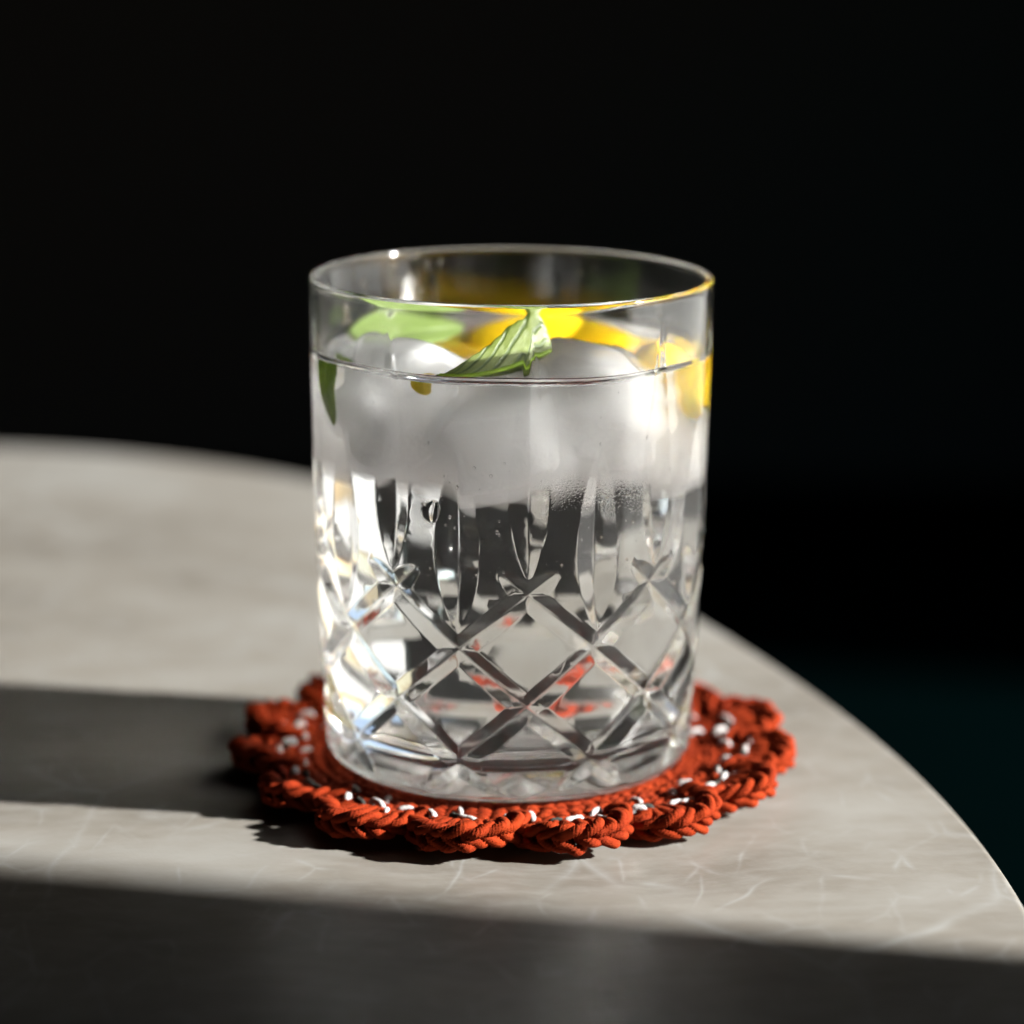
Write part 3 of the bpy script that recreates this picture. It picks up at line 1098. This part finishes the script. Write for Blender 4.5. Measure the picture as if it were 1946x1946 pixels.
leaf([(-14.0, -35.0, ZW + 0.9), (-9.0, -33.8, ZW + 0.5), (-3.0, -31.0, ZW + 0.9), (3.0, -27.5, ZW + 2.3), (8.0, -24.0, ZW + 3.9)],
     ((0.1, 0.45, 0.85), (0.02, 0.22, 0.97)), ((0.0, 0.95, -0.25), (-0.2, 0.85, -0.3)), 8.0, w_front, M_leaf,
     'folded mint leaf standing out of the water behind the front of the glass', curlA=0.12, curlB=0.1, seed=3, bscale=0.45)
leaf([(-34.5, 11.0, ZW + 0.4), (-27.5, 12.0, ZW + 0.5), (-19.0, 15.0, ZW + 0.4), (-10.0, 21.0, ZW + 0.1)],
     ((0.1, 0.95, 0.10), (0.1, 0.95, 0.06)), ((0.3, -0.9, -0.12), (0.3, -0.9, -0.1)), 11.0, w_oval, M_leaf_pale,
     'pale green mint leaf lying on the water at the back left', curlA=-0.12, curlB=0.05, seed=5)
leaf([(-33.2, -13.0, ZW + 0.2), (-33.6, -13.0, ZW - 5.0), (-32.9, -14.3, ZW - 8.5), (-31.8, -15.5, ZW - 12.5)],
     ((-0.35, 0.9, 0), (-0.3, 0.9, 0)), ((0.55, -0.8, 0), (0.5, -0.8, 0)), 4.8, lambda s: 0.9 * (1 - s) ** 0.6 + 0.05, M_leaf_dark,
     'dark mint leaf hanging in the water at the left edge of the glass', seed=7)

# ------------------------------------------------------------------ drops
M_drop = water_material('water drop', 1.333)


def drop_mesh(w, h, t, seed):
    r_ = random.Random(seed)
    a1, a2 = r_.uniform(0, 6), r_.uniform(0, 6)
    bm = bmesh.new(); bmesh.ops.create_uvsphere(bm, u_segments=20, v_segments=12, radius=1.0)
    for v in bm.verts:
        x, y, z = v.co
        a = math.atan2(z, x); k_ = 1 + 0.10 * math.sin(2 * a + a1) + 0.07 * math.sin(3 * a + a2)
        v.co = Vector((x * w * k_, y * t * (1.0 if y < 0 else 0.12), z * h * k_ * (1 + 0.15 * (z < 0)))) * MM
    me = bpy.data.meshes.new('water_drop'); bm.to_mesh(me); bm.free(); me.shade_smooth()
    return me


def drop(th_deg, z, w, h, t, label, group, inside=False, seed=0):
    """th_deg is measured round the glass from the side nearest the camera"""
    th = math.radians(th_deg)
    u = ((th_deg - PHASE + 180 / NCUT) % (360 / NCUT) - 180 / NCUT) * PI / 180 * R_REF
    r = r_in(z) if inside else r_out(z) - max(0.0, field(u, z))
    o = link('water_drop', drop_mesh(w, h, t, seed), M_drop)
    o.location = (r * math.sin(th) * MM, -r * math.cos(th) * MM, (z + ZB) * MM)
    o.rotation_euler = (0, 0, th + (PI if inside else 0))
    return tag(o, label, 'water drop', group)


drop(-22.0, 60.3, 1.9, 2.3, 0.7, 'large water drop on the front of the glass just below the ice cubes', None, seed=1)
INNER = [(-127, 95.2, 0.55, 0.9, 'lowest left water drop on the inner back wall of the glass above the pale leaf'),
         (-140, 98.3, 0.8, 1.0, 'roundest water drop on the inner back wall, just below the rim at the left'),
         (-153, 97.6, 0.5, 1.3, 'left one of the pair of long water drops below the back rim'),
         (-157, 97.8, 0.5, 1.1, 'right one of the pair of long water drops below the back rim'),
         (-150, 92.2, 0.6, 0.7, 'water drop low on the inner back wall close above the pale mint leaf'),
         (158, 95.6, 0.45, 0.75, 'small water drop on the inner back wall at the right above the lemon')]
for i, (th, z, w, h, lab) in enumerate(INNER):
    drop(th, z, w, h, 0.35, lab, 'water drops on the inner wall', True, 10 + i)

# the film of fine beads that condensed on the outside
rd = random.Random(8)
cb = bmesh.new()
for i in range(170):
    th_d = rd.choice((rd.uniform(-60, 0), rd.uniform(-25, 0), rd.uniform(5, 65), rd.uniform(10, 40)))
    z = rd.uniform(47, 68) if rd.random() < 0.7 else rd.uniform(62, 84)
    w = 0.09 + 0.30 * rd.random() ** 4
    th = math.radians(th_d)
    u = ((th_d - PHASE + 180 / NCUT) % (360 / NCUT) - 180 / NCUT) * PI / 180 * R_REF
    r = r_out(z) - max(0.0, field(u, z))
    mt = Matrix.Translation(Vector((r * math.sin(th), -r * math.cos(th), z + ZB)) * MM) @ Matrix.Rotation(th, 4, 'Z') @ Matrix.Diagonal((w * MM, w * 0.45 * MM, w * rd.uniform(1.0, 1.5) * MM, 1))
    bmesh.ops.create_icosphere(cb, subdivisions=2, radius=1.0, matrix=mt)
cm = bpy.data.meshes.new('condensation'); cb.to_mesh(cm); cb.free(); cm.shade_smooth()
tag(link('condensation', cm, M_drop), 'fine beads of condensation on the outside of the tumbler below the ice', 'condensation', kind='stuff')
